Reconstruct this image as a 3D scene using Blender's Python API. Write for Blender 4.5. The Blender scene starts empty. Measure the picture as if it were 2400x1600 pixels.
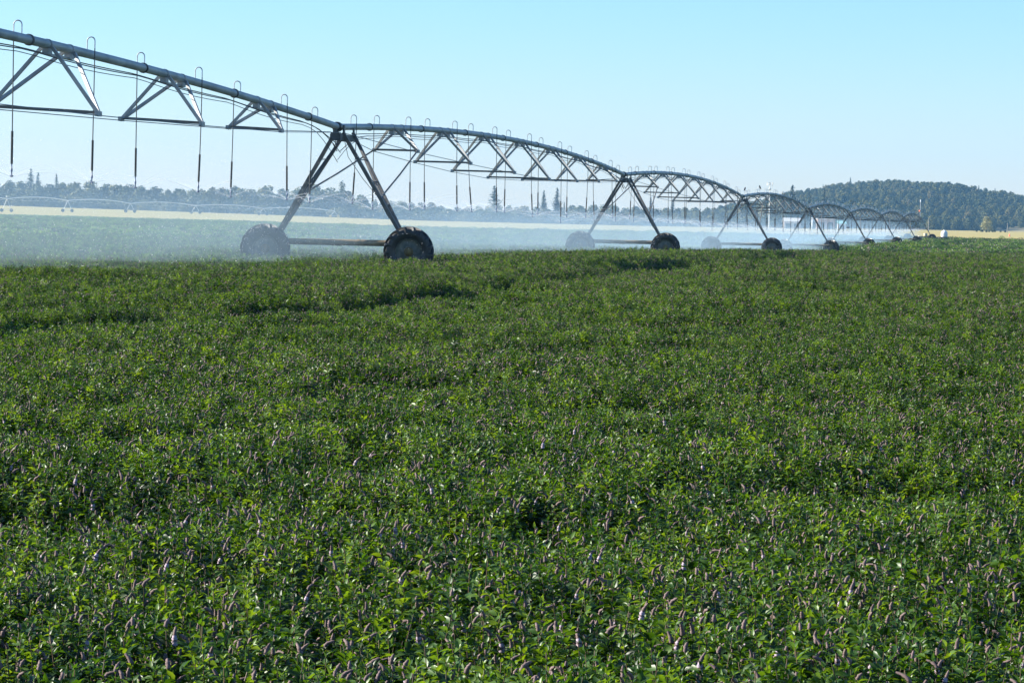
import bpy, math, random
import numpy as np
from mathutils import Vector, Matrix

SC = bpy.context.scene
COL = SC.collection
R = math.radians
rng = np.random.default_rng(7)
random.seed(7)

# ------------------------------------------------------------------ camera
F = 7000.0
CZ = 1.51
PITCH = math.atan(287 / F)
ROLL = 0.020
fwd = Vector((0, math.cos(PITCH), -math.sin(PITCH)))
right0 = Vector((1, 0, 0))
up0 = right0.cross(fwd)
cr, sr = math.cos(ROLL), math.sin(ROLL)
right = (right0 * cr + up0 * sr).normalized()
upv = (up0 * cr - right0 * sr).normalized()
cam_data = bpy.data.cameras.new("camera")
cam = bpy.data.objects.new("camera", cam_data)
COL.objects.link(cam)
cam.matrix_world = Matrix(((right.x, upv.x, -fwd.x, 0), (right.y, upv.y, -fwd.y, 0),
                           (right.z, upv.z, -fwd.z, CZ), (0, 0, 0, 1)))
cam_data.sensor_width = 36
cam_data.lens = F / 2400 * 36
cam_data.clip_start = 0.1
cam_data.clip_end = 20000
SC.camera = cam


def at(px, py, depth):
    """world point on the sight line through photo pixel (px, py) at distance depth"""
    d = fwd + right * ((px - 1200) / F) - upv * ((py - 800) / F)
    return Vector((0, 0, CZ)) + d * (depth / d.y)


# ------------------------------------------------------------------ materials
def new_mat(name):
    m = bpy.data.materials.new(name)
    m.use_nodes = True
    nt = m.node_tree
    for n in list(nt.nodes):
        nt.nodes.remove(n)
    out = nt.nodes.new("ShaderNodeOutputMaterial")
    return m, nt, out


def noise(nt, scale, detail=4.0, coord="Object", rough=0.55):
    tc = nt.nodes.new("ShaderNodeTexCoord")
    n = nt.nodes.new("ShaderNodeTexNoise")
    n.inputs["Scale"].default_value = scale
    n.inputs["Detail"].default_value = detail
    n.inputs["Roughness"].default_value = rough
    nt.links.new(tc.outputs[coord], n.inputs["Vector"])
    return n


def ramp(nt, src, stops):
    r = nt.nodes.new("ShaderNodeValToRGB")
    e = r.color_ramp.elements
    e[0].position, e[0].color = stops[0][0], (*stops[0][1], 1)
    e[1].position, e[1].color = stops[-1][0], (*stops[-1][1], 1)
    for p, c in stops[1:-1]:
        k = e.new(p)
        k.color = (*c, 1)
    nt.links.new(src, r.inputs["Fac"])
    return r


def plain(name, c0, c1, scale=3.0, rough=0.6, metal=0.0, bump=0.0, spec=0.5):
    m, nt, out = new_mat(name)
    b = nt.nodes.new("ShaderNodeBsdfPrincipled")
    n = noise(nt, scale)
    r = ramp(nt, n.outputs["Fac"], [(0.3, c0), (0.7, c1)])
    nt.links.new(r.outputs["Color"], b.inputs["Base Color"])
    b.inputs["Roughness"].default_value = rough
    b.inputs["Metallic"].default_value = metal
    b.inputs["Specular IOR Level"].default_value = spec
    if bump:
        bp = nt.nodes.new("ShaderNodeBump")
        bp.inputs["Strength"].default_value = bump
        nt.links.new(n.outputs["Fac"], bp.inputs["Height"])
        nt.links.new(bp.outputs["Normal"], b.inputs["Normal"])
    nt.links.new(b.outputs["BSDF"], out.inputs["Surface"])
    return m


def leafy(name, stops, rough=0.4, trans=0.35, tcol=(1.6, 1.5, 0.6), spec=0.4, sheen=0.0):
    """leaf surface: gloss + light through the leaf, tint varied per plant"""
    m, nt, out = new_mat(name)
    oi = nt.nodes.new("ShaderNodeObjectInfo")
    n = noise(nt, 9.0, 2.0)
    mx = nt.nodes.new("ShaderNodeMath")
    mx.operation = "MULTIPLY_ADD"
    mx.inputs[1].default_value = 0.5
    nt.links.new(n.outputs["Fac"], mx.inputs[0])
    h = nt.nodes.new("ShaderNodeMath")
    h.operation = "MULTIPLY"
    h.inputs[1].default_value = 0.5
    nt.links.new(oi.outputs["Random"], h.inputs[0])
    nt.links.new(h.outputs[0], mx.inputs[2])
    r = ramp(nt, mx.outputs[0], stops)
    b = nt.nodes.new("ShaderNodeBsdfPrincipled")
    b.inputs["Roughness"].default_value = rough
    b.inputs["Specular IOR Level"].default_value = spec
    nt.links.new(r.outputs["Color"], b.inputs["Base Color"])
    t = nt.nodes.new("ShaderNodeBsdfTranslucent")
    mc = nt.nodes.new("ShaderNodeMix")
    mc.data_type = "RGBA"
    mc.blend_type = "MULTIPLY"
    mc.inputs["Factor"].default_value = 1.0
    nt.links.new(r.outputs["Color"], mc.inputs["A"])
    mc.inputs["B"].default_value = (*tcol, 1)
    nt.links.new(mc.outputs["Result"], t.inputs["Color"])
    ms = nt.nodes.new("ShaderNodeMixShader")
    ms.inputs["Fac"].default_value = trans
    nt.links.new(b.outputs["BSDF"], ms.inputs[1])
    nt.links.new(t.outputs["BSDF"], ms.inputs[2])
    nt.links.new(ms.outputs["Shader"], out.inputs["Surface"])
    return m


M = {}
M["pipe"] = plain("galvanised pipe", (0.20, 0.235, 0.24), (0.38, 0.42, 0.43), 1.6, 0.5, 0.15, 0.15)
M["steel"] = plain("galvanised steel", (0.21, 0.225, 0.225), (0.38, 0.39, 0.38), 4.0, 0.5, 0.2)
M["dark_steel"] = plain("weathered dark steel", (0.05, 0.055, 0.06), (0.12, 0.12, 0.115), 5.0, 0.55, 0.3)
M["leg_steel"] = plain("weathered leg steel", (0.08, 0.08, 0.075), (0.19, 0.17, 0.15), 6.0, 0.55, 0.25)
M["wire"] = plain("steel rod", (0.12, 0.13, 0.14), (0.2, 0.21, 0.22), 5.0, 0.5, 0.4)
M["cable"] = plain("black cable", (0.02, 0.022, 0.025), (0.04, 0.04, 0.045), 5.0, 0.5)
M["hose"] = plain("black hose", (0.025, 0.03, 0.035), (0.06, 0.065, 0.07), 8.0, 0.4)
M["silver"] = plain("bright zinc", (0.35, 0.36, 0.37), (0.6, 0.61, 0.62), 20.0, 0.35, 0.6)
M["weight"] = plain("black weight", (0.015, 0.016, 0.018), (0.04, 0.04, 0.042), 15.0, 0.35)
M["nozzle"] = plain("blue nozzle plastic", (0.03, 0.07, 0.16), (0.06, 0.12, 0.25), 30.0, 0.4)
M["rubber"] = plain("wet muddy rubber", (0.009, 0.010, 0.012), (0.030, 0.028, 0.026), 9.0, 0.36, 0.0, 0.2, 0.5)
M["rim"] = plain("muddy rim", (0.06, 0.065, 0.058), (0.17, 0.165, 0.13), 8.0, 0.5, 0.2)
M["hub"] = plain("yellow rusty gearbox", (0.08, 0.052, 0.018), (0.21, 0.14, 0.04), 14.0, 0.55)
M["beam"] = plain("rusty base beam", (0.17, 0.135, 0.085), (0.34, 0.25, 0.14), 5.0, 0.6, 0.1)
M["white"] = plain("white plastic", (0.72, 0.72, 0.70), (0.82, 0.82, 0.8), 2.0, 0.4)
M["beige"] = plain("beige paint", (0.42, 0.34, 0.20), (0.52, 0.43, 0.27), 3.0, 0.5)
M["white_steel"] = plain("white steel", (0.6, 0.6, 0.58), (0.75, 0.75, 0.73), 2.0, 0.5)
M["pink_wall"] = plain("pinkish wall", (0.42, 0.30, 0.29), (0.5, 0.37, 0.35), 1.0, 0.8)
M["pale_wall"] = plain("pale wall", (0.5, 0.45, 0.45), (0.6, 0.55, 0.54), 1.0, 0.8)
M["turquoise"] = plain("turquoise roof", (0.25, 0.5, 0.47), (0.33, 0.58, 0.54), 1.0, 0.5)
M["pale_roof"] = plain("pale roof", (0.55, 0.53, 0.5), (0.65, 0.62, 0.58), 1.0, 0.6)
M["dark_open"] = plain("dark doorway", (0.03, 0.03, 0.035), (0.05, 0.05, 0.055), 1.0, 0.9)
M["wood"] = plain("grey pole wood", (0.2, 0.18, 0.16), (0.3, 0.28, 0.25), 2.0, 0.9)
M["orange"] = plain("orange plastic", (0.8, 0.16, 0.05), (0.9, 0.22, 0.07), 5.0, 0.5)
M["bark"] = plain("bark", (0.05, 0.04, 0.03), (0.10, 0.08, 0.06), 3.0, 0.9)
M["feather"] = plain("black feathers", (0.012, 0.012, 0.014), (0.03, 0.03, 0.034), 40.0, 0.6)
M["yellow"] = plain("yellow paint", (0.6, 0.4, 0.06), (0.7, 0.5, 0.1), 4.0, 0.5)
M["leaf"] = leafy("mint leaf", [(0.27, (0.010, 0.034, 0.006)), (0.5, (0.037, 0.100, 0.014)), (0.72, (0.112, 0.202, 0.034))],
                  0.45, 0.42, (2.2, 1.8, 0.26), 0.55)
M["calyx"] = plain("mint calyx", (0.078, 0.050, 0.046), (0.19, 0.132, 0.124), 60.0, 0.85)
M["lilac"] = plain("mint flower", (0.27, 0.21, 0.27), (0.46, 0.38, 0.45), 60.0, 0.8)
M["stem"] = plain("mint stem", (0.03, 0.035, 0.012), (0.10, 0.055, 0.025), 8.0, 0.6)
M["oak"] = leafy("oak foliage", [(0.28, (0.018, 0.030, 0.008)), (0.5, (0.052, 0.066, 0.015)), (0.72, (0.125, 0.12, 0.026))],
                 0.6, 0.12, (1.3, 1.3, 0.6), 0.2)
M["autumn"] = leafy("yellowing foliage", [(0.15, (0.055, 0.065, 0.018)), (0.5, (0.10, 0.095, 0.026)), (0.85, (0.15, 0.115, 0.034))],
                    0.6, 0.12, (1.3, 1.2, 0.6), 0.2)
M["fir"] = leafy("fir needles", [(0.15, (0.012, 0.028, 0.012)), (0.5, (0.022, 0.042, 0.018)), (0.85, (0.04, 0.06, 0.022))],
                 0.6, 0.12, (1.2, 1.2, 0.6), 0.2)
M["pale_leaf"] = leafy("pale olive foliage", [(0.28, (0.14, 0.16, 0.06)), (0.5, (0.22, 0.23, 0.10)), (0.72, (0.31, 0.29, 0.14))],
                       0.6, 0.25, (1.2, 1.2, 0.7), 0.2)


def field_mat():
    m, nt, out = new_mat("dry stubble")
    tc = nt.nodes.new("ShaderNodeTexCoord")
    mp = nt.nodes.new("ShaderNodeMapping")
    mp.inputs["Scale"].default_value = (0.006, 0.045, 0.1)
    nt.links.new(tc.outputs["Object"], mp.inputs["Vector"])
    n = nt.nodes.new("ShaderNodeTexNoise")
    n.inputs["Scale"].default_value = 1.0
    n.inputs["Detail"].default_value = 6
    nt.links.new(mp.outputs["Vector"], n.inputs["Vector"])
    r = ramp(nt, n.outputs["Fac"], [(0.3, (0.30, 0.26, 0.085)), (0.5, (0.40, 0.345, 0.125)), (0.62, (0.37, 0.27, 0.11)), (0.75, (0.45, 0.39, 0.16))])
    b = nt.nodes.new("ShaderNodeBsdfPrincipled")
    b.inputs["Roughness"].default_value = 0.95
    b.inputs["Specular IOR Level"].default_value = 0.1
    nt.links.new(r.outputs["Color"], b.inputs["Base Color"])
    nt.links.new(b.outputs["BSDF"], out.inputs["Surface"])
    return m


M["stubble"] = field_mat()
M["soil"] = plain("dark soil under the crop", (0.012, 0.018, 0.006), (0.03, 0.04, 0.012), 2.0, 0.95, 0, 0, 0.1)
M["hill"] = plain("dry hillside grass", (0.22, 0.19, 0.10), (0.34, 0.29, 0.16), 0.02, 0.95, 0, 0, 0.1)


# ------------------------------------------------------------------ mesh building
class MB:
    def __init__(self):
        self.v, self.f, self.m = [], [], []

    def add(self, verts, faces, mi=0):
        o = len(self.v)
        self.v.extend([tuple(p) for p in verts])
        self.f.extend([tuple(i + o for i in fc) for fc in faces])
        self.m.extend([mi] * len(faces))

    def tube(self, pts, r, n=8, mi=0, caps=True):
        pts = [Vector(p) for p in pts]
        rs = r if isinstance(r, (list, tuple)) else [r] * len(pts)
        rings = []
        prev = None
        for i, p in enumerate(pts):
            t = (pts[min(i + 1, len(pts) - 1)] - pts[max(i - 1, 0)])
            t = t.normalized() if t.length > 1e-9 else Vector((0, 0, 1))
            if prev is None:
                a = Vector((0, 0, 1)) if abs(t.z) < 0.9 else Vector((1, 0, 0))
                u = t.cross(a).normalized()
            else:
                u = (prev - t * prev.dot(t)).normalized()
            prev = u
            w = t.cross(u)
            rings.append([p + (u * math.cos(2 * math.pi * k / n) + w * math.sin(2 * math.pi * k / n)) * rs[i] for k in range(n)])
        vs = [q for rg in rings for q in rg]
        fs = []
        for i in range(len(pts) - 1):
            for k in range(n):
                a, b = i * n + k, i * n + (k + 1) % n
                fs.append((a, b, b + n, a + n))
        if caps:
            fs.append(tuple(range(n - 1, -1, -1)))
            o = (len(pts) - 1) * n
            fs.append(tuple(range(o, o + n)))
        self.add(vs, fs, mi)

    def angle(self, p, q, w=0.07, t=0.008, ref=(-1, 0, 0), side=1, mi=0):
        """an L-shaped steel section from p to q: one flange faces ref, the other stands back from its edge"""
        p, q = Vector(p), Vector(q)
        d = (q - p).normalized()
        ref = Vector(ref)
        u = (ref - d * ref.dot(d)).normalized()
        v = d.cross(u) * side
        prof = [(-w / 2, 0), (w / 2, 0), (w / 2, -t), (-w / 2 + t, -t), (-w / 2 + t, -w), (-w / 2, -w)]
        vs = [e + v * a_ + u * b_ for e in (p, q) for a_, b_ in prof]
        fs = [(i, (i + 1) % 6, (i + 1) % 6 + 6, i + 6) for i in range(6)]
        fs += [(0, 1, 2, 3), (0, 3, 4, 5), (6, 9, 8, 7), (6, 11, 10, 9)]
        self.add(vs, fs, mi)

    def box(self, c, s, rot=None, mi=0, taper=1.0):
        c = Vector(c)
        vs = []
        for z in (-1, 1):
            k = taper if z > 0 else 1.0
            for x, y in ((-1, -1), (1, -1), (1, 1), (-1, 1)):
                p = Vector((x * s[0] / 2 * k, y * s[1] / 2 * k, z * s[2] / 2))
                vs.append(c + (rot @ p if rot else p))
        self.add(vs, [(3, 2, 1, 0), (4, 5, 6, 7), (0, 1, 5, 4), (1, 2, 6, 5), (2, 3, 7, 6), (3, 0, 4, 7)], mi)

    def lathe(self, prof, n=32, axis="x", mi=0):
        """prof: (along axis, radius)"""
        vs = []
        for a, r in prof:
            for k in range(n):
                c, s = math.cos(2 * math.pi * k / n) * r, math.sin(2 * math.pi * k / n) * r
                vs.append((a, c, s) if axis == "x" else (c, s, a))
        fs = []
        for i in range(len(prof) - 1):
            for k in range(n):
                a, b = i * n + k, i * n + (k + 1) % n
                fs.append((a, b, b + n, a + n))
        self.add(vs, fs, mi)

    def mesh(self, name, mats, smooth=False):
        me = bpy.data.meshes.new(name)
        me.from_pydata(self.v, [], self.f)
        mats = mats if isinstance(mats, (list, tuple)) else [mats]
        for m in mats:
            me.materials.append(m)
        if len(mats) > 1:
            me.polygons.foreach_set("material_index", self.m)
        if smooth:
            me.polygons.foreach_set("use_smooth", [True] * len(me.polygons))
            try:
                me.set_sharp_from_angle(angle=R(40))
            except Exception:
                pass
        me.update()
        return me

    def build(self, name, mats, parent=None, smooth=False, loc=None):
        o = bpy.data.objects.new(name, self.mesh(name, mats, smooth))
        COL.objects.link(o)
        if parent:
            o.parent = parent
        if loc is not None:
            o.location = loc
        return o


def empty(name, loc=(0, 0, 0), parent=None, rz=0.0):
    o = bpy.data.objects.new(name, None)
    o.empty_display_size = 0.2
    COL.objects.link(o)
    o.location = loc
    o.rotation_euler = (0, 0, rz)
    if parent:
        o.parent = parent
    return o


def tag(o, label, cat, group=None):
    o["label"] = label
    o["category"] = cat
    if group:
        o["group"] = group
    return o


def kind(o, k, label=None):
    o["kind"] = k
    if label:
        o["label"] = label
    return o


def copy_tree(o, parent=None):
    c = o.copy()
    COL.objects.link(c)
    if parent:
        c.parent = parent
    for ch in o.children:
        copy_tree(ch, c)
    return c


def np_mesh(name, V, faces_list, mats, mi=None, smooth=False):
    """faces_list: list of (n x k) int arrays"""
    me = bpy.data.meshes.new(name)
    me.vertices.add(len(V))
    me.vertices.foreach_set("co", np.asarray(V, dtype=np.float32).ravel())
    loops = np.concatenate([f.ravel() for f in faces_list]).astype(np.int32)
    sizes = np.concatenate([np.full(len(f), f.shape[1]) for f in faces_list]).astype(np.int32)
    starts = np.concatenate([[0], np.cumsum(sizes)[:-1]]).astype(np.int32)
    me.loops.add(len(loops))
    me.loops.foreach_set("vertex_index", loops)
    me.polygons.add(len(sizes))
    me.polygons.foreach_set("loop_start", starts)
    for m in mats:
        me.materials.append(m)
    if mi is not None:
        me.polygons.foreach_set("material_index", np.asarray(mi, dtype=np.int32))
    if smooth:
        me.polygons.foreach_set("use_smooth", np.ones(len(sizes), dtype=bool))
    me.update(calc_edges=True)
    return me


# ------------------------------------------------------------------ value noise
_P = np.random.default_rng(3).random((256, 256))


def vnoise(x, y):
    xi, yi = np.floor(x).astype(int), np.floor(y).astype(int)
    fx, fy = x - xi, y - yi
    fx, fy = fx * fx * (3 - 2 * fx), fy * fy * (3 - 2 * fy)
    a = _P[xi % 256, yi % 256]
    b = _P[(xi + 1) % 256, yi % 256]
    c = _P[xi % 256, (yi + 1) % 256]
    d = _P[(xi + 1) % 256, (yi + 1) % 256]
    return (a * (1 - fx) + b * fx) * (1 - fy) + (c * (1 - fx) + d * fx) * fy


def sstep(a, b, x):
    t = np.clip((x - a) / (b - a), 0, 1)
    return t * t * (3 - 2 * t)


# ------------------------------------------------------------------ terrain
YK = [-60, 0, 76, 130, 184, 238, 292, 346, 400, 454, 520, 700, 900, 1000]
ZK = [0, 0, 0, -0.22, -0.58, -0.92, -0.95, -0.92, -0.92, -0.75, -0.78, -0.85, -0.87, -0.8]
RK = [-0.6, -0.171, -0.086, -0.03, 0.05, 0.13, 0.171, 0.6]
Z1350 = [3.2, 2.9, 1.2, -0.2, -0.6, -0.1, 0.0, 0.0]
EDGE_R = [-0.6, -0.165, -0.083, -0.0275, 0.055, 0.144, 0.19, 0.6]
EDGE_D = [900, 900, 680, 505, 525, 490, 488, 488]


def gz(x, y):
    x = np.asarray(x, float)
    y = np.asarray(y, float)
    zb = np.interp(y, YK, ZK)
    r = x / np.maximum(y, 50)
    zf = np.interp(r, RK, Z1350)
    k = sstep(880, 1350, y)
    return zb * (1 - k) + zf * k


def gz1(x, y):
    return float(gz(x, y))


def edge(x, y):
    return np.interp(np.asarray(x) / (np.asarray(y) + 30), EDGE_R, EDGE_D)


def make_ground():
    rr = np.concatenate([np.linspace(-1.6, -0.3, 12)[:-1], np.linspace(-0.3, 0.3, 61), np.linspace(0.3, 1.6, 12)[1:]])
    ed = np.interp(rr, EDGE_R, EDGE_D)
    t1 = np.linspace(0, 1, 46) ** 1.5
    t2 = np.linspace(0, 1, 30)[1:] ** 2.0
    Y = np.concatenate([-25 + t1[:, None] * (ed + 25)[None, :], ed[None, :] + t2[:, None] * (6500 - ed)[None, :]])
    X = rr[None, :] * (Y + 30)
    Z = gz(X, Y)
    nr, nc = X.shape
    V = np.stack([X, Y, Z], -1).reshape(-1, 3)
    i = np.arange(nr - 1)[:, None] * nc + np.arange(nc - 1)[None, :]
    fc = np.stack([i, i + 1, i + nc + 1, i + nc], -1).reshape(-1, 4)
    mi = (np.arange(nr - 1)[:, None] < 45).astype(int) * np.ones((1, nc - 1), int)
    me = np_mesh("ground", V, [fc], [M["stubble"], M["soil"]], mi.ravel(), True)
    o = bpy.data.objects.new("ground", me)
    COL.objects.link(o)
    kind(o, "structure", "flat farmland, dry tan field beyond the green crop")


make_ground()


# ------------------------------------------------------------------ instancing a stuff object from points
def scatter(name, pts, rot, sc, zone, variant, sources, label):
    """sources: one list of meshes per zone; the points carry which mesh they show"""
    me = bpy.data.meshes.new(name)
    me.vertices.add(len(pts))
    me.vertices.foreach_set("co", np.asarray(pts, np.float32).ravel())
    for nm, typ, val in (("rot", "FLOAT_VECTOR", rot), ("siz", "FLOAT", sc), ("zone", "INT", zone), ("vari", "INT", variant)):
        a = me.attributes.new(nm, typ, "POINT")
        key = "vector" if typ == "FLOAT_VECTOR" else "value"
        a.data.foreach_set(key, np.asarray(val, np.int32 if typ == "INT" else np.float32).ravel())
    o = bpy.data.objects.new(name, me)
    COL.objects.link(o)
    kind(o, "stuff", label)
    ng = bpy.data.node_groups.new(name + " growth", "GeometryNodeTree")
    ng.interface.new_socket("Geometry", in_out="INPUT", socket_type="NodeSocketGeometry")
    ng.interface.new_socket("Geometry", in_out="OUTPUT", socket_type="NodeSocketGeometry")
    gi = ng.nodes.new("NodeGroupInput")
    go = ng.nodes.new("NodeGroupOutput")
    join_all = ng.nodes.new("GeometryNodeJoinGeometry")

    def attr(nm, typ):
        n = ng.nodes.new("GeometryNodeInputNamedAttribute")
        n.data_type = typ
        n.inputs["Name"].default_value = nm
        return n.outputs["Attribute"]

    arot, asc, az, av = attr("rot", "FLOAT_VECTOR"), attr("siz", "FLOAT"), attr("zone", "INT"), attr("vari", "INT")
    e2r = ng.nodes.new("FunctionNodeEulerToRotation")
    ng.links.new(arot, e2r.inputs[0])
    for z, meshes in enumerate(sources):
        jn = ng.nodes.new("GeometryNodeJoinGeometry")
        for k, sm in enumerate(meshes):
            so = bpy.data.objects.new(name + " source", sm)
            oi = ng.nodes.new("GeometryNodeObjectInfo")
            oi.inputs["Object"].default_value = so
            oi.inputs["As Instance"].default_value = False
            g2i = ng.nodes.new("GeometryNodeGeometryToInstance")
            ng.links.new(oi.outputs["Geometry"], g2i.inputs[0])
            ng.links.new(g2i.outputs[0], jn.inputs[0])
        cmp = ng.nodes.new("FunctionNodeCompare")
        cmp.data_type = "INT"
        cmp.operation = "EQUAL"
        ng.links.new(az, cmp.inputs[2])
        cmp.inputs[3].default_value = z
        iop = ng.nodes.new("GeometryNodeInstanceOnPoints")
        ng.links.new(gi.outputs[0], iop.inputs["Points"])
        ng.links.new(cmp.outputs[0], iop.inputs["Selection"])
        ng.links.new(jn.outputs[0], iop.inputs["Instance"])
        iop.inputs["Pick Instance"].default_value = True
        ng.links.new(av, iop.inputs["Instance Index"])
        ng.links.new(e2r.outputs[0], iop.inputs["Rotation"])
        ng.links.new(asc, iop.inputs["Scale"])
        ng.links.new(iop.outputs[0], join_all.inputs[0])
    ng.links.new(join_all.outputs[0], go.inputs[0])
    md = o.modifiers.new("growth", "NODES")
    md.node_group = ng
    return o


# ------------------------------------------------------------------ mint
LEAF_T = np.array([  # along, across, lift
    (0, 0, 0), (.33, -.5, .10), (.33, 0, -.02), (.33, .5, .10), (.68, -.36, .02), (.68, 0, -.08), (.68, .36, .02), (1, 0, -.22)], float)
LEAF_TRI = np.array([(0, 2, 1), (0, 3, 2), (4, 5, 7), (5, 6, 7)])
LEAF_QUAD = np.array([(1, 2, 5, 4), (2, 3, 6, 5)])


class Plant:
    def __init__(self):
        self.V, self.T, self.Q, self.mt, self.mq = [], [], [], [], []
        self.n = 0

    def leaf(self, p, az, el, roll, ln, wd, g):
        t = LEAF_T.copy()
        t[:, 0] *= ln
        t[:, 1] *= wd
        t[:, 2] *= ln
        ca, sa = math.cos(roll), math.sin(roll)
        y, z = t[:, 1] * ca - t[:, 2] * sa, t[:, 1] * sa + t[:, 2] * ca
        x = t[:, 0]
        ce, se = math.cos(el), math.sin(el)
        x, z = x * ce - z * se, x * se + z * ce
        ca, sa = math.cos(az), math.sin(az)
        v = np.stack([x * ca - y * sa + p[0], x * sa + y * ca + p[1], z + p[2]], 1)
        self.V.append(v)
        self.T.append(LEAF_TRI + self.n)
        self.Q.append(LEAF_QUAD + self.n)
        self.mt += [0] * 4
        self.mq += [0] * 2
        self.n += 8

    def tube(self, pts, rs, k, mats):
        pts = np.asarray(pts, float)
        n = len(pts)
        t = np.gradient(pts, axis=0)
        t /= np.linalg.norm(t, axis=1)[:, None] + 1e-9
        u = np.cross(t, (0.3, 0.9, 0.1))
        u /= np.linalg.norm(u, axis=1)[:, None] + 1e-9
        w = np.cross(t, u)
        a = np.arange(k) * 2 * math.pi / k
        v = pts[:, None, :] + (u[:, None, :] * np.cos(a)[None, :, None] + w[:, None, :] * np.sin(a)[None, :, None]) * np.asarray(rs)[:, None, None]
        self.V.append(v.reshape(-1, 3))
        for i in range(n - 1):
            for j in range(k):
                b, c = i * k + j, i * k + (j + 1) % k
                self.Q.append(np.array([(b, c, c + k, b + k)]) + self.n)
                self.mq.append(mats[i])
        self.n += n * k

    def mesh(self, name):
        V = np.concatenate(self.V)
        T = np.concatenate(self.T)
        Q = np.concatenate(self.Q)
        return np_mesh(name, V, [T, Q], [M["leaf"], M["stem"], M["calyx"], M["lilac"]], self.mt + self.mq, True)


def mint_stem(pl, x, y, h, g, spike, lush=1.0, lilac=.2):
    lean, la = g.uniform(0, .16), g.uniform(0, 2 * math.pi)
    top = np.array((x + math.cos(la) * lean * h, y + math.sin(la) * lean * h, h))
    base = np.array((x, y, 0.0))
    pts = [base, (base + top) / 2 + (g.normal(0, .006), g.normal(0, .006), 0), top]
    pl.tube(pts, [.0024, .0020, .0014], 3, [1, 1])
    az = g.uniform(0, math.pi)
    nn = 8
    for i in range(nn):
        p = top + (base - top) * ((.002 + i * .027 + (.006 if spike else 0)) / h)
        if p[2] < 0.02:
            break
        ln = (.022, .036, .047, .054, .057, .057, .054, .05)[i] * g.uniform(.8, 1.2) * lush
        el0 = (.9, .5, .25, .05, -.1, -.2, -.3, -.35)[i]
        for s in (0, math.pi):
            pl.leaf(p, az + s + g.normal(0, .25), el0 + g.normal(0, .32), g.normal(0, .45), ln, ln * g.uniform(.44, .56), g)
        if i >= 1:
            for s in (0, math.pi):
                a2 = az + s + g.normal(0, .5)
                q = p + np.array((math.cos(a2), math.sin(a2), .6)) * .012
                for e in range(2):
                    l2 = g.uniform(.018, .034) * lush
                    pl.leaf(q, a2 + g.uniform(-1.2, 1.2), g.uniform(.1, 1.0), g.normal(0, .4), l2, l2 * .5, g)
        az += math.pi / 2 + g.normal(0, .15)
    if spike:
        has_lil = g.random() < lilac
        ln = g.uniform(.036, .056) if has_lil else g.uniform(.018, .034) if lilac else g.uniform(.018, .032)
        nw = max(3, int(ln / .0068))
        bd, ba = g.uniform(.1, 1.3), g.uniform(0, 2 * math.pi)
        lil = g.uniform(.3, .75) if has_lil else 0.0
        pts, rs, ms = [], [], []
        for i in range(nw * 2 + 1):
            t = i / (nw * 2)
            pts.append(top + np.array((math.cos(ba) * bd * ln * t * t, math.sin(ba) * bd * ln * t * t, ln * t * (1 - .3 * bd * t))))
            r = (.0068 if i % 2 else .0050) * (1 - .55 * t ** 2) * g.uniform(.9, 1.15)
            if t < lil:
                r *= 1.3
            rs.append(r)
            ms.append(3 if (t < lil and i % 4 < 3) else 2)
        pl.tube(pts, rs, 6, ms)


def mint_clump(seed, nspike, nst=5, lilac=.2):
    g = np.random.default_rng(seed)
    pl = Plant()
    for i in range(nst):
        a, r = 2 * math.pi * (i + g.random() * .6) / nst, .085 * math.sqrt(g.random())
        h = g.uniform(.225, .345)
        sp = i < nspike
        mint_stem(pl, math.cos(a) * r, math.sin(a) * r, h - (.02 if sp else 0) - (0 if lilac else .02 * sp), g, sp, g.uniform(.85, 1.2), lilac)
    return pl.mesh("mint clump")


def mint_patch(seed, fl, rad=.85):
    """a wider, simpler tuft for the far part of the field"""
    g = np.random.default_rng(seed)
    n = 900
    a, r = g.uniform(0, 2 * math.pi, n), rad * np.sqrt(g.random(n))
    px, py = np.cos(a) * r, np.sin(a) * r
    pz = .06 + .26 * (1 - g.random(n) ** 2) * (.45 + 1.1 * vnoise(px * 3.5 + seed * 9, py * 3.5)) - .10 * (r / rad) ** 3
    az, el = g.uniform(0, 2 * math.pi, n), g.uniform(-.6, 1.3, n)
    ln = g.uniform(.05, .10, n)
    D = np.stack([np.cos(az) * np.cos(el), np.sin(az) * np.cos(el), np.sin(el)], 1) * ln[:, None]
    rl = g.normal(0, .9, n)
    S = np.stack([-np.sin(az) * np.cos(rl), np.cos(az) * np.cos(rl), np.sin(rl)], 1) * (ln * .32)[:, None]
    P = np.stack([px, py, pz], 1)
    V = np.stack([P, P + D * .5 - S, P + D, P + D * .5 + S], 1).reshape(-1, 3)
    Q = np.arange(n * 4).reshape(-1, 4)
    mi = np.where(g.random(n) < fl, 2, 0)
    return np_mesh("mint patch", V, [Q], [M["leaf"], M["stem"], M["calyx"], M["lilac"]], mi, False)


TRACK = [at(a * 1.0204, b * 1.0204, 1.0) for a, b in ((-300, 752), (100, 747), (430, 737), (700, 702), (960, 686), (1060, 664), (1280, 634), (1480, 613), (1700, 594), (1900, 580), (2080, 573))]
TRACK = [(p.x * (CZ - .45) / (CZ - p.z), (CZ - .45) / (CZ - p.z)) for p in TRACK]      # where those lines meet the top of the crop


def furrow(x, y):
    """a sunken wheel track winding through the crop, deep in some places and nearly closed in others"""
    d = np.full(len(x), 99.0)
    for (ax, ay), (bx, by) in zip(TRACK[:-1], TRACK[1:]):
        if by < ay or by > 140:
            pass
        vx, vy = bx - ax, by - ay
        t = np.clip(((x - ax) * vx + (y - ay) * vy) / (vx * vx + vy * vy), 0, 1)
        d = np.minimum(d, np.hypot(x - ax - t * vx, y - ay - t * vy))
    return sstep(.9, .45, d) * (.75 + .25 * sstep(.3, .55, vnoise(x / 2.4 + 50, y / 4.0)))


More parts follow.
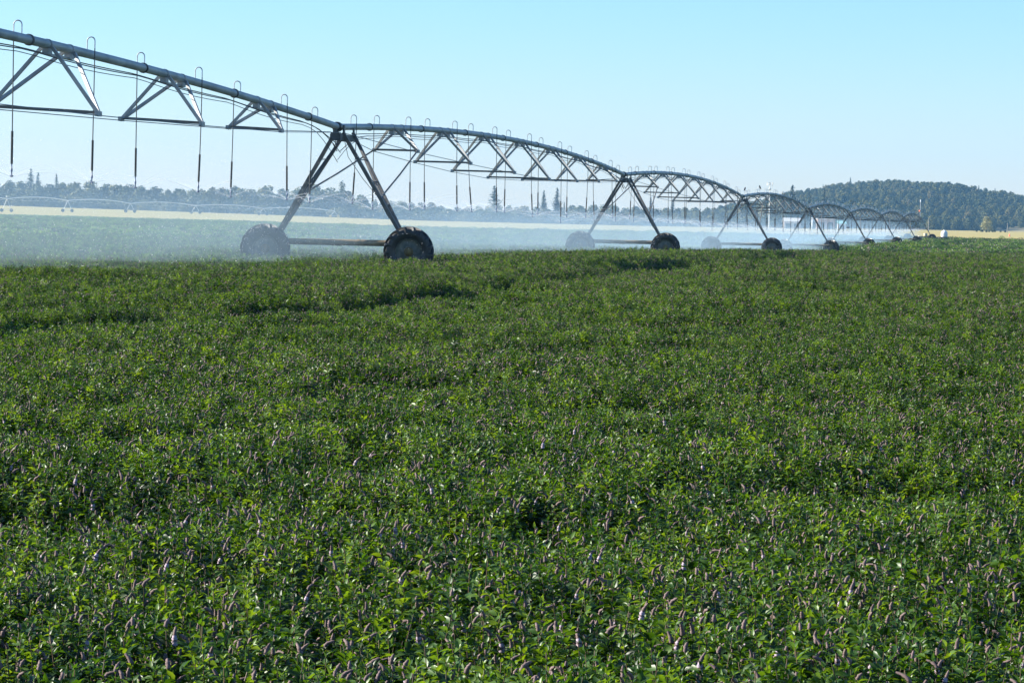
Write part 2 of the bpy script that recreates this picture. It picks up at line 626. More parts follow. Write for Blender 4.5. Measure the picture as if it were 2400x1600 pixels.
def mint_crop():
    g = np.random.default_rng(11)
    P, ROT, S, Z, VAR = [], [], [], [], []

    def canopy(x, y):
        h = .47 + .07 * (vnoise(x / 2.6, y / 2.6) - .5) * 2 + .06 * (vnoise(x / .8 + 31, y / .8) - .5) * 2
        d = vnoise(x / 1.9 + 77, y / 1.6 + 5)
        h -= .09 * sstep(.66, .86, d)
        h += .05 * (vnoise(x / 9 + 13, y / 9) - .5) * 2
        h -= .05 * sstep(.62, .85, vnoise(x / .9 + 41, y / 1.2 + 8))
        h -= .36 * furrow(x, y)
        h -= .13 * sstep(150, 260, y)
        return h

    def zone(y0, y1, half, extra, step, zi, s0, s1, topoff):
        nx = int((2 * (half * y1 + extra)) / step)
        ny = int((y1 - y0) / step)
        yy, xx = np.meshgrid(y0 + np.arange(ny) * step, (np.arange(nx) - nx / 2) * step, indexing="ij")
        x = (xx + g.uniform(-.5, .5, xx.shape) * step).ravel()
        y = (yy + g.uniform(-.5, .5, xx.shape) * step).ravel()
        k = (np.abs(x) < half * y + extra) & (y < edge(x, y))
        x, y = x[k], y[k]
        s = g.uniform(s0, s1, len(x))
        z = gz(x, y) + canopy(x, y) - topoff * s + g.normal(0, .022, len(x)) * s
        P.append(np.stack([x, y, z], 1))
        ROT.append(np.stack([g.normal(0, .14, len(x)), g.normal(0, .14, len(x)), g.uniform(0, 6.28, len(x))], 1))
        S.append(s)
        Z.append(np.full(len(x), zi))
        fl = .34 + .7 * (vnoise(x / 2.2 + 3, y / 5.5 + 9) - .5) + .4 * (vnoise(x / .8, y / .8) - .5)
        fl += .06 * sstep(30, 8, y)
        v = np.clip((fl * 4 + g.normal(0, 1.0, len(x))).astype(int), 0, 3)
        VAR.append((v if zi == 1 else v * 3 + g.integers(0, 3, len(x))))

    zone(4.0, 15, .2, 5.0, .098, 0, .70, 1.06, .31)
    zone(15, 34, .2, 5.0, .094, 2, .64, .98, .31)
    zone(34, 62, .2, 5.0, .115, 2, .76, 1.10, .31)
    zone(62, 110, .2, 6, .165, 2, 1.05, 1.5, .31)
    zone(110, 240, .19, 6, .30, 2, 1.6, 2.2, .31)
    zone(240, 905, .2, 12, 1.5, 1, 1.5, 2.0, .33)
    near = [mint_clump(100 + k * 3 + j, (0, 1, 2, 3)[k], 5, .09) for k in range(4) for j in range(3)]
    mid = [mint_clump(150 + k * 3 + j, (1, 2, 3, 4)[k], 5, (0, .03, 0)[j]) for k in range(4) for j in range(3)]
    far = [mint_patch(200 + k, (.02, .08, .17, .28)[k]) for k in range(4)]
    # the first joined source is instance 0 only if the joined order is kept: see scatter()
    P = np.concatenate(P)
    # leave the wheel footprints free of leaves standing inside the tyres
    scatter("mint_crop", P, np.concatenate(ROT), np.concatenate(S), np.concatenate(Z), np.concatenate(VAR), [near, far, mid],
            "dense green mint crop dotted with purple flower spikes")
    print("mint instances", len(P))


# ------------------------------------------------------------------ the irrigation machine
T1 = Vector((-4.52, 76.0, 0))
TX = [-13.9, -4.52, 4.72, 14.0, 23.35, 32.75, 42.4, 52.0, 61.6]
TY = [22.0, 76, 130, 184, 238, 292, 346, 400, 454]
PIPE_H = 3.75
TZ = [gz1(TX[k], TY[k]) for k in range(9)]
TOP = [Vector((TX[k], TY[k], TZ[k] + PIPE_H)) for k in range(9)]
TOP[0].z += 0.5
SPAN_L = 54.8
RISE = 0.55
STA = [0.13 + 0.1245 * i for i in range(7)]
STA_NEAR = [0.062 + 0.1335 * i for i in range(7)]
NODE_W = [1.24, 1.70, 2.05, 2.15, 2.05, 1.70, 1.24]
NODE_D = [0.64, 0.96, 1.18, 1.28, 1.18, 0.96, 0.64]
PR = 0.084


def arch(f, rise=RISE):
    return 4 * rise * f * (1 - f)


def make_span(name, twist, rise, sway_seed, STA=STA, ndx=0.0, dx0=1.42, dstep=3.464, dside=-1):
    """span in its own frame: x along the pipe, y to the camera's left, z up"""
    g = random.Random(sway_seed)
    root = empty(name)
    mb = MB()
    mb.tube([(SPAN_L * i / 36, 0, arch(i / 36, rise)) for i in range(37)], PR, 20)
    pipe = mb.build("pipe", M["pipe"], root, True)
    for i in range(8):
        f = (i + .5) / 8 + .004
        fl = MB()
        x = SPAN_L * f
        fl.tube([(x - .03, 0, arch(f, rise)), (x + .03, 0, arch(f, rise))], PR + .02, 20)
        fl.build("flange", M["dark_steel"], pipe, True)
    ct, st = math.cos(twist), math.sin(twist)

    def tw(x, y, z, zc):
        return Vector((x, y * ct + z * st, zc - y * st + z * ct))

    for i, f in enumerate(STA):
        x, zc = SPAN_L * f, arch(f, rise)
        b = MB()
        hw, dd = NODE_W[i] / 2, NODE_D[i]
        R_, L_ = tw(x + ndx, hw, -dd, zc), tw(x + ndx, -hw, -dd, zc)
        for s, N in ((1, R_), (-1, L_)):
            for dx in (-.62, .62):
                zz = arch((x + dx) / SPAN_L, rise)
                p = tw(x + dx, s * .085, -.03 if s > 0 else -.05, zz)
                b.angle(p, N + Vector((dx * .03, 0, 0)), .06, .008, (-1, 0, 0), 1)
            b.box(N, (.22, .07, .09))
        for dx in (-.62, .62):
            zz = arch((x + dx) / SPAN_L, rise)
            b.tube([(x + dx - .035, 0, zz), (x + dx + .035, 0, zz)], PR + .012, 16)
            b.box((x + dx, 0, zz - .13), (.22, .12, .11))
        b.box((x, 0, zc - .17), (1.3, .05, .035))
        tb = b.build("truss_brace", M["steel"], root)
        c = MB()
        c.angle(L_ + Vector((0, 0, .02)), R_ + Vector((0, 0, .02)), .055, .008, (-1, 0, 0), 1)
        c.build("cross_strut", M["leg_steel"], tb)
    for s in (1, -1):
        pts = [tw(.35, s * .1, -.16, arch(.006, rise))]
        for i, f in enumerate(STA):
            pts.append(tw(SPAN_L * f + ndx, s * NODE_W[i] / 2, -NODE_D[i] - .03, arch(f, rise)))
        pts.append(tw(SPAN_L - .35, s * .1, -.16, arch(.994, rise)))
        m = MB()
        m.tube(pts, .0095, 6)
        m.build("truss_rod", M["wire"], root, True)
    for j, (oy, oz) in enumerate(((.05, -.15), (-.07, -.19), (.0, -.235))):
        pts = []
        for i in range(73):
            f = i / 72
            sag = -.035 * abs(math.sin((f - STA[0]) * math.pi / .1245)) * (1 + .5 * j)
            e = -.45 * max(0, 1 - f / .05) ** 1.5 - .45 * max(0, 1 - (1 - f) / .05) ** 1.5
            pts.append((SPAN_L * f, oy, arch(f, rise) + oz + sag + e * (.5 + .4 * j)))
        m = MB()
        m.tube(pts, .011 if j < 2 else .008, 5)
        m.build("cable", M["cable"], root, True)
    heads = []
    for j in range(16):
        x = dx0 + dstep * j
        if x > SPAN_L - .3:
            break
        f = x / SPAN_L
        zc = arch(f, rise)
        s = dside if j % 2 == 0 else -dside
        d = empty("sprinkler_drop", (x, 0, zc), root)
        m = MB()
        pts = [(0, 0, PR - .02), (0, 0, .235)]
        for k in range(1, 9):
            a = math.pi * k / 9
            pts.append((0, s * (.075 - .075 * math.cos(a)), .235 + .075 * math.sin(a)))
        pts += [(0, s * .15, .235), (0, s * .15, .10)]
        m.tube(pts, .0115, 8)
        m.build("gooseneck", M["silver"], d, True)
        sw, sx = g.gauss(0, .020), g.gauss(0, .014)
        nz = -(zc + 1.95) + g.gauss(0, .07)      # nozzle height under the pipe axis

        def P(z):
            k = (.10 - z)
            return (sx * k, s * .15 + sw * k * k * .35, z)

        m = MB()
        zs = [.10 + (nz + .78 - .10) * k / 6 for k in range(7)]
        m.tube([P(z) for z in zs], .0105, 8)
        m.build("hose", M["hose"], d, True)
        m = MB()
        m.tube([P(nz + .80), P(nz + .79), P(nz + .23), P(nz + .22)], [.012, .0225, .0225, .012], 10)
        m.build("weight", M["weight"], d, True)
        m = MB()
        m.tube([P(nz + .23), P(nz + .15), P(nz + .14), P(nz + .09), P(nz + .085), P(nz + .03), P(nz + .028), P(nz), P(nz - .005)],
               [.012, .012, .02, .02, .012, .014, .03, .03, .008], 10)
        m.build("nozzle", M["nozzle"], d, True)
        heads.append(Vector((x, 0, zc)) + Vector(P(nz)))
    return root, heads


def place_span(o, k):
    a, b = TOP[k - 1], TOP[k]
    d = b - a
    o.location = a
    yaw = math.atan2(d.y, d.x)
    pit = -math.atan2(d.z, math.hypot(d.x, d.y))
    o.rotation_euler = (0, pit, yaw)
    s = d.length / SPAN_L
    o.scale = (s, 1, 1)
    return Matrix.LocRotScale(a, o.rotation_euler.to_quaternion(), Vector((s, 1, 1)))


ORD = ["", "tallest", "second", "third", "fourth", "fifth", "sixth", "seventh", "last"]
HEADS = []
for k in range(1, 9):
    if k == 1:
        sp, hd = make_span("pipe_span", R(-2.6), 0.52, 1, STA_NEAR, -.62, 1.47, 3.65, 1)
    elif k == 2:
        sp, hd = make_span("pipe_span", R(-0.6), RISE, 2)
        proto_span, proto_heads = sp, hd
    else:
        sp, hd = copy_tree(proto_span), proto_heads
        gs = random.Random(60 + k)
        for ch in sp.children:
            if ch.name.startswith("sprinkler_drop"):
                ch.rotation_euler = (gs.gauss(0, .014), gs.gauss(0, .012), 0)
    mw = place_span(sp, k)
    HEADS.append([mw @ h for h in hd])
    lab = ("largest galvanised pipe span, cut off by the frame edge, ending at the tallest tower" if k == 1 else
           "arched pipe span with seven trusses between the tallest wheeled tower and the second one" if k == 2 else
           "arched pipe span between the %s wheeled tower and the %s, counted from the tallest" % (ORD[k - 1], ORD[k]) if k < 8 else
           "farthest and smallest pipe span, ending at the last wheeled tower near a white tank")
    tag(sp, lab, "irrigation span", "arched spans of the irrigation machine")


def make_wheel(root, x, y, yaw, face):
    w = empty("wheel", (x, y, .625), root, yaw)
    m = MB()
    prof = [(-.105, .335), (-.13, .37), (-.152, .43), (-.155, .50), (-.135, .565), (-.07, .588), (0, .592),
            (.07, .588), (.135, .565), (.155, .50), (.152, .43), (.13, .37), (.105, .335)]
    m.lathe(prof, 64)
    nl = 17
    for s in (-1, 1):
        for i in range(nl):
            a0 = 2 * math.pi * (i + (.5 if s > 0 else 0)) / nl
            secs = [(.0, .0, .575, .640), (.055, .12, .573, .643), (.11, .23, .555, .640), (.155, .31, .52, .622), (.178, .345, .455, .565)]
            vs, fs = [], []
            for ax, da, r0, r1 in secs:
                for rr, w2 in ((r0, .066), (r1, .046)):
                    for sg in (-1, 1):
                        a = a0 + da + sg * w2
                        vs.append((s * ax, math.cos(a) * rr, math.sin(a) * rr))
            for q in range(len(secs) - 1):
                o = q * 4
                fs += [(o, o + 2, o + 6, o + 4), (o + 1, o + 5, o + 7, o + 3), (o + 2, o + 3, o + 7, o + 6)]
            fs += [(0, 1, 3, 2), (len(vs) - 4, len(vs) - 2, len(vs) - 1, len(vs) - 3)]
            m.add(vs, fs)
    m.build("tyre", M["rubber"], w, True)
    m = MB()
    m.lathe([(-.105, .345), (-.115, .335), (-.10, .32), (-.05, .31), (-.035, .27), (-.055, .20), (-.06, .11), (-.06, .0)], 40)
    m.lathe([(.105, .345), (.115, .335), (.10, .32), (.05, .31), (.035, .27), (.03, .11), (.03, .0)], 40)
    for i in range(8):
        a = 2 * math.pi * i / 8
        m.tube([(-.055, math.cos(a) * .15, math.sin(a) * .15), (-.085, math.cos(a) * .15, math.sin(a) * .15)], .016, 6)
    m.build("rim", M["rim"], w, True)
    m = MB()
    s = face
    m.lathe([(s * -.05, .12), (s * -.09, .115), (s * -.10, .08), (s * -.17, .07), (s * -.185, .04), (s * -.187, 0)], 20)
    m.build("hub", M["hub"], w, True)
    return w


def make_tower(side, braces):
    """origin on the ground under the pipe joint; x along the pipe, y to the camera's right"""
    root = empty("drive_tower")
    H = PIPE_H
    for s in (-1, 1):
        A0, A1 = Vector((.05, s * .10, H - .14)), Vector((.32, s * 1.72, .86))
        B0, B1 = Vector((1.2, s * .10, H - .10)), Vector((.52, s * 1.72, .86))
        for p, q, w in ((A0, A1, .088), (B0, B1, .08)):
            m = MB()
            m.angle(p, q, w, .01, (-1, 0, 0), 1)
            m.build("leg", M["leg_steel"], root)
        m = MB()
        m.angle(B0.lerp(B1, .10), A0.lerp(A1, .72), .06, .008, (-1, 0, 0), 1)
        for t in (.25, .45, .66):
            a, b = A0.lerp(A1, t), B0.lerp(B1, t)
            m.tube([a, b], .014, 6)
        m.build("ladder_brace" if s < 0 else "leg_brace", M["dark_steel"], root)
        if braces:
            f = STA[0]
            node = Vector((SPAN_L * f, s * NODE_W[0] / 2, H + arch(f) - NODE_D[0]))
            m = MB()
            p = A0.lerp(A1, .60)
            m.tube([p, p.lerp(node, .5) + Vector((0, 0, -.03)), node + Vector((-.08, 0, -.02))], .024, 8)
            m.tube([B0.lerp(B1, .66), A0.lerp(A1, .66)], .02, 8)
            m.build("diagonal_brace", M["leg_steel"], root, True)
    m = MB()
    m.tube([(.40, -1.86, .83), (.40, 1.86, .83)], .076, 14)
    for y in (-1.55, -.5, .55, 1.5):
        m.tube([(.40, y - .03, .83), (.40, y + .03, .83)], .085, 14)
    m.build("base_beam", M["beam"], root, True)
    m = MB()
    m.tube([(.52, -1.8, .76), (.52, 1.8, .76)], .018, 8)
    m.box((.55, .1, .80), (.16, .26, .14))
    m.build("drive_shaft", M["dark_steel"], root, True)
    for s in (-1, 1):
        m = MB()
        m.box((.36, s * 1.86, .70), (.22, .24, .36), taper=.8)
        m.build("gearbox", M["hub"], root)
        make_wheel(root, .36 + side * .30, s * 1.87, R(12) if side < 0 else R(-4), 1 if side < 0 else -1)
    m = MB()
    for s in (-1, 1):
        m.box((.55, s * .125, H - .26), (1.75, .02, .16))
        m.box((.1, s * .13, H - .1), (.14, .03, .3))
        m.box((1.2, s * .13, H - .12), (.14, .03, .26))
    m.box((-.25, 0, H - .24), (.2, .22, .2))
    m.box((1.28, 0, H - .25), (.16, .23, .14))
    m.tube([(-.42, .0, H - .10), (-.05, 0, H - .10)], .04, 8)
    m.build("pivot_bracket", M["dark_steel"], root)
    m = MB()
    m.tube([(-.22, 0, H + .005), (-.2, 0, H + .005), (-.13, 0, H), (-.06, 0, H), (.02, 0, H), (.05, 0, H)], [.10, .122, .112, .128, .122, .10], 18)
    m.build("coupling", M["rubber"], root, True)
    m = MB()
    m.tube([(.1, -.14, H - .3), (.13, -.24, H - .75), (.2, -.62, H - 1.3), (.26, -1.0, H - 1.75), (.3, -1.3, H - 2.3)], .008, 5)
    m.tube([(-.6, .0, H - .42), (-.3, -.05, H - .62), (-.05, .05, H - .55), (.1, .1, H - .3)], .012, 5)
    m.build("control_cable", M["cable"], root, True)
    return root


proto_near = make_tower(-1, True)
proto_far = make_tower(1, True)
proto_end = make_tower(-1, False)
used = set()
for k in range(1, 9):
    p = proto_end if k == 8 else proto_near if k < 4 else proto_far
    t = p if p.name not in used else copy_tree(p)
    used.add(p.name)
    t.location = (TX[k], TY[k], TZ[k])
    d = TOP[min(k + 1, 8)] - TOP[min(k, 7)]
    t.rotation_euler = (0, 0, math.atan2(d.y, d.x))
    lab = ("tallest wheeled tower with four steel legs and two muddy lugged tyres, standing in the mint" if k == 1 else
           "second largest wheeled tower, its farther tyre veiled by blue spray" if k == 2 else
           "third wheeled tower counted from the tallest, birds perched near its top" if k == 3 else
           "smallest wheeled tower at the far end, beside a white tank and an orange beacon" if k == 8 else
           "%s wheeled tower counted from the tallest, half hidden in spray" % ORD[k])
    tag(t, lab, "irrigation tower", "wheeled towers of the irrigation machine")


# end-of-line beacon and antenna, on the pipe's far end
e8 = TOP[8]
d8 = (TOP[8] - TOP[7]).normalized()
o = empty("beacon_light", e8 - d8 * 2.2 + Vector((0, 0, PR)))
m = MB()
m.tube([(0, 0, 0), (0, 0, .75)], .04, 8)
m.build("post", M["dark_steel"], o)
m = MB()
m.lathe([(.75, 0), (.75, .12), (.88, .14), (.98, .10), (1.02, 0)], 16, "z")
m.build("lamp_dome", M["orange"], o, True)
tag(o, "orange beacon dome on the far end of the irrigation pipe", "beacon")
o = empty("antenna_pole", e8 + Vector((0, 0, PR)))
m = MB()
m.tube([(0, 0, 0), (0, 0, 2.2)], .05, 8)
m.build("pole", M["silver"], o)
m = MB()
m.lathe([(2.2, 0), (2.2, .07), (2.5, .08), (2.55, .05), (2.57, 0)], 12, "z")
m.build("antenna", M["white"], o, True)
tag(o, "thin upright pole with a white tip on the far end of the pipe", "antenna")

# white tank on a deck behind the last tower
tk = at(2213, 555, 462)
tk.z = gz1(tk.x, tk.y)
o = empty("tank_trailer", tk, None, R(-6))
m = MB()
m.lathe([(.80, 0), (.80, .44), (.90, .50), (1.3, .52), (1.55, .48), (1.72, .32), (1.80, .16), (1.88, .15), (1.89, 0)], 28, "z")
for z in (1.0, 1.2, 1.4):
    m.lathe([(z - .03, .505), (z, .53), (z + .03, .505)], 28, "z")
m.build("tank", M["white"], o, True)
m = MB()
m.box((-.2, 0, .74), (1.9, 1.1, .12))
m.box((-.5, .4, .66), (2.6, .08, .1))
m.box((-.5, -.4, .66), (2.6, .08, .1))
m.tube([(-1.7, 0, .66), (-2.5, 0, .5)], .05, 8)
m.tube([(.5, -.4, .66), (.5, -.4, .0)], .04, 8)
m.tube([(.5, .4, .66), (.5, .4, .0)], .04, 8)
m.build("deck", M["dark_steel"], o)
for s in (-1, 1):
    w = empty("wheel", (-.6, s * .62, .36), o, R(90))
    m = MB()
    m.lathe([(-.09, .18), (-.11, .28), (-.08, .35), (.08, .35), (.11, .28), (.09, .18)], 24)
    m.build("tyre", M["rubber"], w, True)
    m = MB()
    m.lathe([(-.06, .19), (-.04, .1), (-.05, 0)], 20)
    m.lathe([(.06, .19), (.04, .1), (.05, 0)], 20)
    m.build("rim", M["rim"], w, True)
tag(o, "white round tank on a low dark trailer deck at the edge of the tan field", "tank trailer")

# small beige drum by the last tower
p = at(2169, 552, 466)
p.z = gz1(p.x, p.y)
o = empty("drum", p)
m = MB()
m.lathe([(.5, 0), (.5, .26), (.56, .30), (1.25, .30), (1.32, .26), (1.34, 0)], 20, "z")
for z in (.78, 1.02):
    m.lathe([(z - .02, .29), (z, .315), (z + .02, .29)], 20, "z")
m.build("body", M["beige"], o, True)
m = MB()
for a in (.5, 2.6, 4.7):
    m.tube([(.2 * math.cos(a), .2 * math.sin(a), .52), (.28 * math.cos(a), .28 * math.sin(a), 0)], .025, 6)
m.build("stand", M["dark_steel"], o)
tag(o, "small beige drum on a stand, veiled by spray beside the last wheeled tower", "drum")

# ------------------------------------------------------------------ jets of water and droplets
def water_mat():
    m, nt, out = new_mat("fine water jet")
    a = nt.nodes.new("ShaderNodeBsdfTransparent")
    b = nt.nodes.new("ShaderNodeBsdfTranslucent")
    b.inputs["Color"].default_value = (.95, .97, 1, 1)
    c = nt.nodes.new("ShaderNodeBsdfDiffuse")
    c.inputs["Color"].default_value = (.95, .97, 1, 1)
    ms = nt.nodes.new("ShaderNodeMixShader")
    ms.inputs["Fac"].default_value = .5
    nt.links.new(b.outputs[0], ms.inputs[1])
    nt.links.new(c.outputs[0], ms.inputs[2])
    at_ = nt.nodes.new("ShaderNodeAttribute")
    at_.attribute_name = "thick"
    m2 = nt.nodes.new("ShaderNodeMixShader")
    nt.links.new(at_.outputs["Fac"], m2.inputs["Fac"])
    nt.links.new(a.outputs[0], m2.inputs[1])
    nt.links.new(ms.outputs[0], m2.inputs[2])
    nt.links.new(m2.outputs[0], out.inputs["Surface"])
    return m


M["jet"] = water_mat()
M["drop"] = plain("water droplet", (.9, .93, .97), (.95, .97, 1), 5, .15, 0, 0, 1.0)


def water_jets():
    g = random.Random(5)
    m = MB()
    al = []
    for k, hs in enumerate(HEADS):
        for h in hs:
            if h.y < 44:
                continue
            n = 9
            a0 = g.random() * 6.28
            v = g.uniform(5.0, 6.5)
            for j in range(n):
                a = a0 + 2 * math.pi * j / n + g.gauss(0, .12)
                el = R(g.uniform(14, 30))
                tt = g.uniform(.2, .34) * (.6 if h.y < 70 else 1)
                pts, rs = [], []
                ns = 7
                for i in range(ns):
                    t = tt * i / (ns - 1)
                    r = v * math.cos(el) * t
                    pts.append((h.x + math.cos(a) * r, h.y + math.sin(a) * r, h.z + v * math.sin(el) * t - 4.9 * t * t))
                    rs.append(.003 + .010 * i / (ns - 1))
                m.tube(pts, rs, 4, 0, False)
                for i in range(ns):
                    al += [(.2 if h.y < 70 else .34) * (1 - i / (ns - 1)) ** 1.3] * 4
    o = m.build("water_jets", M["jet"], None, True)
    a = o.data.attributes.new("thick", "FLOAT", "POINT")
    a.data.foreach_set("value", al)
    kind(o, "stuff", "fine fans of water thrown out from the sprinkler heads")


def spray_fans():
    """the umbrella of fine spray under each nozzle, an even thin volume"""
    g = random.Random(15)
    m = MB()
    for k, hs in enumerate(HEADS[:4]):
        for h in hs:
            if h.y < 44:
                continue
            r = 1.66
            up = g.uniform(.22, .40)
            prof = [(0.0, .02), (.25, .02 + up * .45), (.6, up * .9), (.95, up), (1.3, up * .55), (r, -.35), (r * .98, -1.2), (r * .9, -1.45), (0, -1.45)]
            n = 24
            vs = [(h.x, h.y, h.z + prof[0][1])]
            for rr, zz in prof[1:-1]:
                for q in range(n):
                    a = 2 * math.pi * q / n
                    w_ = 1 + .06 * math.sin(3 * a + k) + .05 * math.sin(7 * a + h.x)
                    vs.append((h.x + math.cos(a) * rr * min(w_, 1.03), h.y + math.sin(a) * rr * min(w_, 1.03), h.z + zz))
            vs.append((h.x, h.y, h.z + prof[-1][1]))
            fs = []
            for q in range(n):
                fs.append((0, 1 + q, 1 + (q + 1) % n))
            nr = len(prof) - 2
            for i in range(nr - 1):
                for q in range(n):
                    a_, b_ = 1 + i * n + q, 1 + i * n + (q + 1) % n
                    fs.append((a_, a_ + n, b_ + n, b_))
            o = 1 + (nr - 1) * n
            for q in range(n):
                fs.append((len(vs) - 1, o + (q + 1) % n, o + q))
            m.add(vs, fs)
    mt, nt, out = new_mat("nozzle spray")
    v = nt.nodes.new("ShaderNodeVolumePrincipled")
    v.inputs["Color"].default_value = (.62, .84, 1, 1)
    v.inputs["Density"].default_value = .013
    nt.links.new(v.outputs[0], out.inputs["Volume"])
    o = m.build("spray_fans", mt, None, True)
    kind(o, "stuff", "umbrella shaped veils of fine spray under the sprinkler heads")


def droplets():
    g = np.random.default_rng(9)
    P, S, ROT = [], [], []
    for k, hs in enumerate(HEADS):
        per = (700, 240, 70, 40, 25, 20, 10, 10)[k]
        for h in hs:
            if h.y < 44:
                continue
            n = per
            a, r = g.uniform(0, 6.28, n), 4.2 * np.sqrt(g.random(n))
            z = h.z + .45 - 2.2 * g.random(n) ** 1.2 + np.where(g.random(n) < .22, g.uniform(0, 1.3, n), 0)
            P.append(np.stack([h.x + np.cos(a) * r, h.y + np.sin(a) * r, np.maximum(z, gz1(h.x, h.y) + .35)], 1))
            S.append(g.uniform(.3, .85, n) ** 2 * (.75 + h.y / 350))
            ROT.append(np.stack([g.normal(.5, .3, n), g.normal(.5, .3, n), g.uniform(0, .6, n)], 1))
    P, S, ROT = np.concatenate(P), np.concatenate(S), np.concatenate(ROT)
    m = MB()
    m.lathe([(-.018, 0.0008), (-.008, .0045), (.006, .006), (.014, .003), (.016, .0006)], 6, "z")
    scatter("water_droplets", P, ROT, S, np.zeros(len(P), int), np.zeros(len(P), int), [[m.mesh("droplet", M["drop"], True)]],
            "sparkling drops of water flung around the sprinklers")


# ------------------------------------------------------------------ spray mist (real volume, even density in nested drifts)
def spray_mist():
    a, b = Vector((TX[0], TY[0], 0)), Vector((TX[8], TY[8], 0))
    d = (b - a).normalized()
    ln = (b - a).length
    yaw = math.atan2(d.y, d.x)
    shells = MIST_SHELLS
    for k, (uc, hw, top, den, over) in enumerate(shells):
        xs = np.arange(12.0 - over, ln + over + .01, 1.15)
        npt = 26
        V = []
        for i, x in enumerate(xs):
            fx = x / ln * 8
            zg = np.interp(fx, range(9), TZ) + .15
            e = min(1.0, (x - xs[0]) / (6 + over), (xs[-1] - x) / (4 + over))
            e = math.sqrt(max(0.0, 1 - (1 - e) ** 2)) * .97 + .03
            n1 = float(vnoise(np.array(x / 3.2 + 17 * k), np.array(3.3 * k))) - .5
            n2 = float(vnoise(np.array(x / 14.0 + 9 * k), np.array(7.1 * k))) - .5
            n3 = float(vnoise(np.array(x / 9.0 + 5 * k), np.array(1.7 * k))) - .5
            H = top * (1 + .22 * n1 + .35 * n2) * e
            W = hw * (1 + .15 * n1 + .3 * n3) * e
            C = uc + n2 * hw * .3
            for q in range(npt):
                t = 2 * math.pi * q / npt
                c, s_ = math.cos(t), math.sin(t)
                u = C + W * math.copysign(abs(c) ** .9, c)
                z = zg + (H * abs(s_) ** .85 if s_ > 0 else -.35 * abs(s_))
                z += .18 * top * .3 * (float(vnoise(np.array(x / 1.7 + q * .6), np.array(u / 1.5 + 4 * k))) - .5) * (1 if s_ > 0 else 0)
                V.append((x, u, z))
        ns = len(xs)
        i = np.arange(ns - 1)[:, None] * npt
        q = np.arange(npt)[None, :]
        fc = np.stack([i + q, i + (q + 1) % npt, i + npt + (q + 1) % npt, i + npt + q], -1).reshape(-1, 4)
        caps = np.array([list(range(npt - 1, -1, -1)), list(range((ns - 1) * npt, ns * npt))])
        mt, nt, out = new_mat("drifting spray")
        v = nt.nodes.new("ShaderNodeVolumePrincipled")
        v.inputs["Color"].default_value = (*MIST_COL, 1)
        v.inputs["Density"].default_value = den
        v.inputs["Anisotropy"].default_value = .1
        nt.links.new(v.outputs[0], out.inputs["Volume"])
        me = np_mesh("spray_mist", V, [fc, caps], [mt], None, True)
        o = bpy.data.objects.new("spray_mist", me)
        COL.objects.link(o)
        o.location = a
        o.rotation_euler = (0, 0, yaw)
        kind(o, "stuff", "pale blue spray mist drifting under the irrigation pipe")


MIST_COL = (.55, .80, 1.0)
# centre to the pipe's far side, half width, height, density, run past the ends
MIST_SHELLS = [(1.5, 2.7, 1.7, .0044, 0), (2.5, 3.8, 2.1, .0032, 1), (4.0, 5.2, 2.7, .0022, 2), (5.8, 7.0, 3.6, .0012, 4), (8.4, 9.6, 5.0, .0003, 7)]


def haze_box():
    m = MB()
    m.box((0, 1900, 48), (2600, 4300, 108))
    mt, nt, out = new_mat("distant haze")
    v = nt.nodes.new("ShaderNodeVolumePrincipled")
    v.inputs["Color"].default_value = (.30, .64, 1.0, 1)
    v.inputs["Density"].default_value = HAZE
    v.inputs["Anisotropy"].default_value = 0.0
    nt.links.new(v.outputs[0], out.inputs["Volume"])
    o = m.build("haze", mt)
    kind(o, "stuff", "thin blue haze over the far trees")


HAZE = .00010


# ------------------------------------------------------------------ trees
def crown_mesh(name, seed, w, h, z0, mat, n=900, lobes=9, leaf=.55):
    """many small leaf clumps over uneven lobes; unit size in metres"""
    g = np.random.default_rng(seed)
    V, cnt = [], 0
    L = []
    for i in range(lobes):
        t = (i + .5) / lobes
        a = i * 2.4 + g.uniform(-.5, .5)
        rr = .30 * w * math.sin(math.pi * min(1, .25 + .75 * t)) * g.uniform(.5, 1.1)
        c = np.array((math.cos(a) * rr, math.sin(a) * rr, z0 + (h - z0) * (.18 + .70 * t)))
        rad = np.array((1, 1, .85)) * w * g.uniform(.20, .32) * (1.05 - .35 * t)
        L.append((c, rad))
    L.append((np.array((0, 0, z0 + (h - z0) * .4)), np.array((.38 * w, .38 * w, .33 * (h - z0)))))
    for c, rad in L:
        k = int(n / len(L))
        d = g.normal(0, 1, (k, 3))
        d /= np.linalg.norm(d, axis=1)[:, None]
        p = c + d * rad * (g.uniform(.5, 1.2, (k, 1)))
        nn = d + g.normal(0, .45, (k, 3))
        nn /= np.linalg.norm(nn, axis=1)[:, None]
        u = np.cross(nn, g.normal(0, 1, (k, 3)))
        u /= np.linalg.norm(u, axis=1)[:, None]
        wv = np.cross(nn, u)
        s = leaf * g.uniform(.6, 1.3, (k, 1))
        q = np.stack([p - u * s, p - wv * s * .8, p + u * s, p + wv * s * .8], 1)
        q[:, 1] += nn * s * .25
        V.append(q.reshape(-1, 3))
        cnt += k
    V = np.concatenate(V)
    V[:, 2] = np.maximum(V[:, 2], .15)
    return np_mesh(name, V, [np.arange(cnt * 4).reshape(-1, 4)], [mat], None, False)


